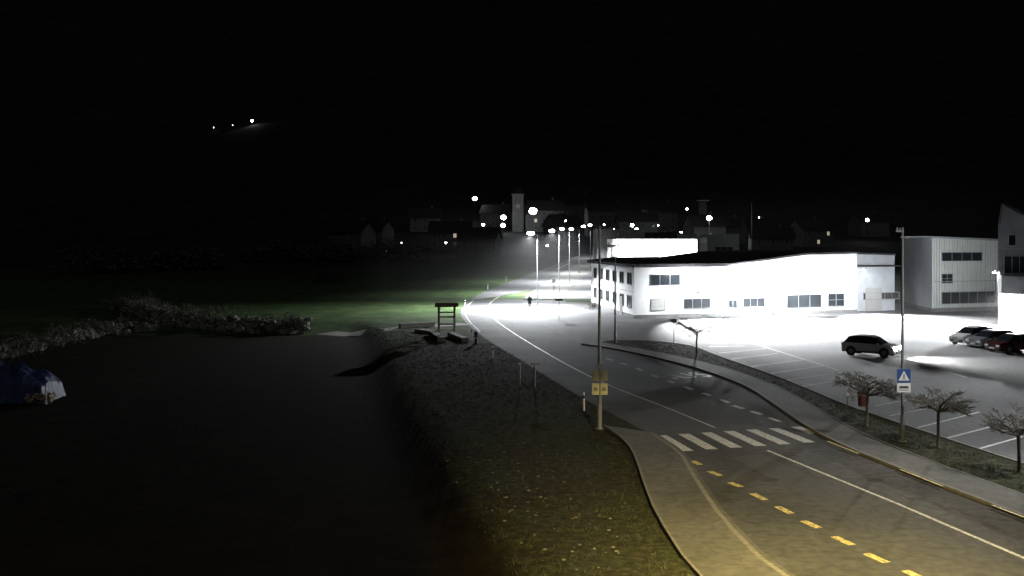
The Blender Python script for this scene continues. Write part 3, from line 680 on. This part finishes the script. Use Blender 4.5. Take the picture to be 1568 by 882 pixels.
def pedestrian():
    x,y=G(811,472); rt=root('pedestrian',(x,y,.012),math.radians(80))
    skin('trousers',[(0,0,.95),(0,.1,.9),(.14,.11,.5),(.02,.11,.1),(.14,.11,.05),(0,-.1,.9),(.0,-.11,.5),(-.26,-.11,.14),(-.14,-.11,.05)],[(0,1),(1,2),(2,3),(3,4),(0,5),(5,6),(6,7),(7,8)],[.15,.12,.085,.06,.05,.12,.085,.06,.05],M['trouser'],rt)
    skin('jacket',[(0,0,.92),(.01,0,1.15),(.03,0,1.38),(.04,0,1.48),(.03,.2,1.4),(-.06,.25,1.13),(.03,.26,.9),(.03,-.2,1.4),(.06,-.25,1.13),(.22,-.25,.95)],[(0,1),(1,2),(2,3),(2,4),(4,5),(5,6),(2,7),(7,8),(8,9)],[(.2,.17),(.19,.17),(.21,.16),.08,.085,.065,.05,.085,.065,.05],M['cloth'],rt)
    mb=MB(); mb.sphere((.06,0,1.61),.1,'skin',14,1.2,1.0,.82); mb.sphere((.165,0,1.6),.02,'skin',6); mb.sphere((.035,0,1.645),.107,'hair',14,1.05,.98,.88)
    for s in(-1,1): mb.sphere((.06,s*.085,1.6),.025,'skin',6); mb.sphere((.145,s*.035,1.625),.012,'signblack',6)
    mb.box((.155,0,1.555),(.01,.045,.01),'binred'); mb.cyl((.05,0,1.45),(.055,0,1.55),.055,.05,'skin',10); mb.build('head',rt,smooth=True)
    for s,(hx,hz) in((1,(.03,.9)),(-1,(.22,.95))):
        hy=s*.26; V=[(hx,hy,hz),(hx+.01,hy,hz-.05),(hx+.02,hy,hz-.09)];E=[(0,1),(1,2)];Rr=[.025,.032,.03]
        for i in range(4):
            k=len(V); oy=(-.012+.02*(i-1))*1.0; L=[.06,.07,.065,.05][i]
            V+=[(hx+.02+oy,hy,hz-.1),(hx+.03+oy,hy-s*.01,hz-.1-L*.6),(hx+.035+oy,hy-s*.03,hz-.1-L)]; E+=[(2,k),(k,k+1),(k+1,k+2)]; Rr+=[.01,.009,.008]
        k=len(V); V+=[(hx+.05,hy-s*.02,hz-.07),(hx+.06,hy-s*.03,hz-.1)]; E+=[(1,k),(k,k+1)]; Rr+=[.011,.009]
        skin('hand',V,E,Rr,M['skin'],rt)
pedestrian()
# ------------------------------------------------------------ town
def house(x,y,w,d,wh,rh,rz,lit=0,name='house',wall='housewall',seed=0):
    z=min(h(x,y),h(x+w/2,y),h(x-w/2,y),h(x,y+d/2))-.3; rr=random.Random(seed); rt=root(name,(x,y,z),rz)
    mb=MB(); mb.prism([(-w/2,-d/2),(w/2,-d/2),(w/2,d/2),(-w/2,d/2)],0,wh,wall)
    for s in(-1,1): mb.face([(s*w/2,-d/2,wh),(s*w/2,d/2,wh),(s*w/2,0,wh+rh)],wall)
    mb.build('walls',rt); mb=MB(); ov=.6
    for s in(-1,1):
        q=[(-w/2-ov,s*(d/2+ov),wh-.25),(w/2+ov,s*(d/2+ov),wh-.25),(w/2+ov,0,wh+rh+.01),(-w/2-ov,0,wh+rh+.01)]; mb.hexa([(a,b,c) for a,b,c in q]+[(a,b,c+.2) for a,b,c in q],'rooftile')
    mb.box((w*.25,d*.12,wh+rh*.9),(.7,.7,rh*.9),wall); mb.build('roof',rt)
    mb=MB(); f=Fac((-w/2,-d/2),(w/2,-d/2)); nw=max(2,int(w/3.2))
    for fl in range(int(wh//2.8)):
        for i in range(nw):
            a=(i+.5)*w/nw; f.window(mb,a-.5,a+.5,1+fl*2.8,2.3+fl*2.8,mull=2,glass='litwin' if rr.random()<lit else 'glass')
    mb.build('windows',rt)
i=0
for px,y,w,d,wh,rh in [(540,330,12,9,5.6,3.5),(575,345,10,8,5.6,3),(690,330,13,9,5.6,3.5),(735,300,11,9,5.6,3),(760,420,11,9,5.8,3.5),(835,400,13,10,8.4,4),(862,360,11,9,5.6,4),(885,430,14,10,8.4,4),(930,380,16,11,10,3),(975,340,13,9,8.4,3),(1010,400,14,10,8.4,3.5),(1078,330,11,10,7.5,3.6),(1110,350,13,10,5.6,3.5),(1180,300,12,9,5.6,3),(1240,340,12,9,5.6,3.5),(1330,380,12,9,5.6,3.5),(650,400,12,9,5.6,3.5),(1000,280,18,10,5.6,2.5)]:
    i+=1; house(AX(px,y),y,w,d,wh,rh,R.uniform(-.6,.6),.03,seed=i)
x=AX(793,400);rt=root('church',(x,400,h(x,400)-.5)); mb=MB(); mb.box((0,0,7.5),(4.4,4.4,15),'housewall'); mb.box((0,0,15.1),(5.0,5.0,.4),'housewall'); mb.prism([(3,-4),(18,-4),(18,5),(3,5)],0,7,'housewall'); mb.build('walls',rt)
mb=MB(); mb.cyl((0,0,15.3),(0,0,17),2.9,1.2,'rooftile',8); mb.cyl((0,0,17),(0,0,18.5),.8,.1,'rooftile',8); mb.hexa([(2.6,-4.6,7),(18.5,-4.6,7),(18.5,.5,11.5),(2.6,.5,11.5),(2.6,5.6,7),(18.5,5.6,7),(18.5,.5,11.51),(2.6,.5,11.51)],'rooftile'); mb.build('roof',rt)
mb=MB(); 
for s in(-1,1): mb.box((s*.8,-2.21,12.6),(.7,.05,1.8),'signblack')
mb.cyl((0,-2.2,10.4),(0,-2.26,10.4),.8,.8,'render3',16); mb.build('belfry_openings',rt)
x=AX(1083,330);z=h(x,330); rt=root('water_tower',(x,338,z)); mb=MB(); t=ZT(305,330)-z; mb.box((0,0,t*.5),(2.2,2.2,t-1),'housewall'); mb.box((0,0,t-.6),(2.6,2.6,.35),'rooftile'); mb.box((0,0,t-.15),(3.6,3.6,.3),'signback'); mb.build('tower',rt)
M['fascia']=mat('lit_fascia',(.9,.9,.9),.4,0,1,0,emit=(.95,.98,1),estr=12)
Y=205; x0=AX(935,Y);x1=AX(1068,Y);x2=AX(1137,Y); o=(x0,Y,h(x0,Y)); rt=root('supermarket',o); z0=o[2]
mb=MB(); mb.prism([(x0,Y),(x1,Y),(x1,Y+25),(x0,Y+25)],z0-.5,ZT(366,Y),'render'); mb.prism([(x1+.02,Y+1),(x2,Y+3),(x2,Y+25),(x1+.02,Y+25)],z0-.5,ZT(358,Y),'render3'); mb.prism([(x0-2,Y+8),(x0+8,Y+8),(x0+8,Y+20),(x0-2,Y+20)],z0-.5,ZT(350,Y),'render3'); mb.build('walls',rt,o=o)
f=Fac((x0,Y),(x1,Y)); mb=MB(); f.panel(mb,.8,f.L-.3,ZT(392,Y),ZT(367,Y),.01,.25,'fascia'); f.panel(mb,1.5,f.L-.5,z0+.3,ZT(393,Y),.01,.1,'fascia')
f=Fac((x1,Y+1),(x2,Y+3)); f.panel(mb,.4,2.2,ZT(387,Y),ZT(363,Y),.01,.3,'render2'); f.panel(mb,.6,2.0,ZT(372,Y),ZT(365,Y),.32,.03,'signwhite')
f.window(mb,4,8,ZT(385,Y),ZT(378,Y),mull=3); mb.build('shopfront',rt,o=o)
def town_lamp(px,py,y,r,power=0,col=(.95,.97,1)):
    # stand the lamp on the slope, stepping closer if the slope would bury it
    while y>200 and ZT(py,y)-h(AX(px,y),y)<3.5: y-=8
    x=AX(px,y); zt_=ZT(py,y); zb=h(x,y)
    rt=root('street_lamp',(x,y,zb)); mb=MB(); mb.cyl((0,0,0),(0,0,zt_-zb),.07,.05,'rubber',6); mb.build('pole',rt); mb=MB(); mb.sphere((0,0,zt_-zb),r,'lampglow',12,.85); mb.build('bloom_globe',rt)  # sphere oversized, the lamp's bloom is built into its shape
    if power: light('POINT','lamp',(0,-r-.6,zt_-zb-.3),power,col,rt,.4)
    return x,y
for a in [(727,304,420,.9,0),(771,333,390,1.0,700),(816,323,380,1.45,900),(770,345,330,.7,0),(740,344,340,.45,0),(386,185,960,1.0,0),(356,192,980,.25,0),(1086,334,310,.8,2500),(1052,320,420,.4,0),(1328,337,350,.6,200),(1043,357,290,.5,300),(1162,333,400,.18,0),(968,345,300,.5,400),(940,352,300,.35,0),(975,352,290,.6,0),(683,372,300,.22,0),(615,372,330,.15,0),(866,338,350,.25,0),(838,376,300,.3,0),(327,195,1000,.18,0),(1008,345,330,.2,0),(925,344,330,.25,0)]: town_lamp(*a)
# ------------------------------------------------------------ thin scattering volume added to stand in for bloom around the lamps
hz=MB(); hz.box((24,175,7.9),(84,150,16),'asphalt'); ob=hz.build('bloom_haze'); vm=bpy.data.materials.new('bloom_haze'); t=nt(vm); t.nodes.clear(); oo=t.nodes.new('ShaderNodeOutputMaterial'); vs_=t.nodes.new('ShaderNodeVolumeScatter'); vs_.inputs['Density'].default_value=.00018; t.links.new(vs_.outputs[0],oo.inputs['Volume']); ob.data.materials[0]=vm
# ------------------------------------------------------------ sky, moonlight, camera
w=bpy.data.worlds.new("World"); bpy.context.scene.world=w; w.use_nodes=True; t=w.node_tree; bg=t.nodes['Background']
sk=t.nodes.new('ShaderNodeTexSky'); sk.sky_type='NISHITA'; sk.sun_disc=False; sk.sun_elevation=math.radians(2); sk.sun_rotation=math.radians(200); sk.altitude=300
t.links.new(sk.outputs[0],bg.inputs['Color']); bg.inputs['Strength'].default_value=.0015
light('SUN','moonlight',(0,0,60),.13,(.95,.95,1),None,math.radians(.5),rot=(math.radians(50),0,math.radians(20)))
cam=bpy.data.cameras.new('camera'); co=bpy.data.objects.new('camera',cam); C.objects.link(co); co.location=(0,0,H); co.rotation_euler=(math.radians(90),0,0)
cam.sensor_width=36; cam.lens=36*F/1568; cam.shift_y=-(441-HY)/1568; cam.clip_end=8000; cam.clip_start=.1
bpy.context.scene.camera=co
vs=bpy.context.scene.view_settings; vs.view_transform='Standard'; vs.look='None'; vs.exposure=0
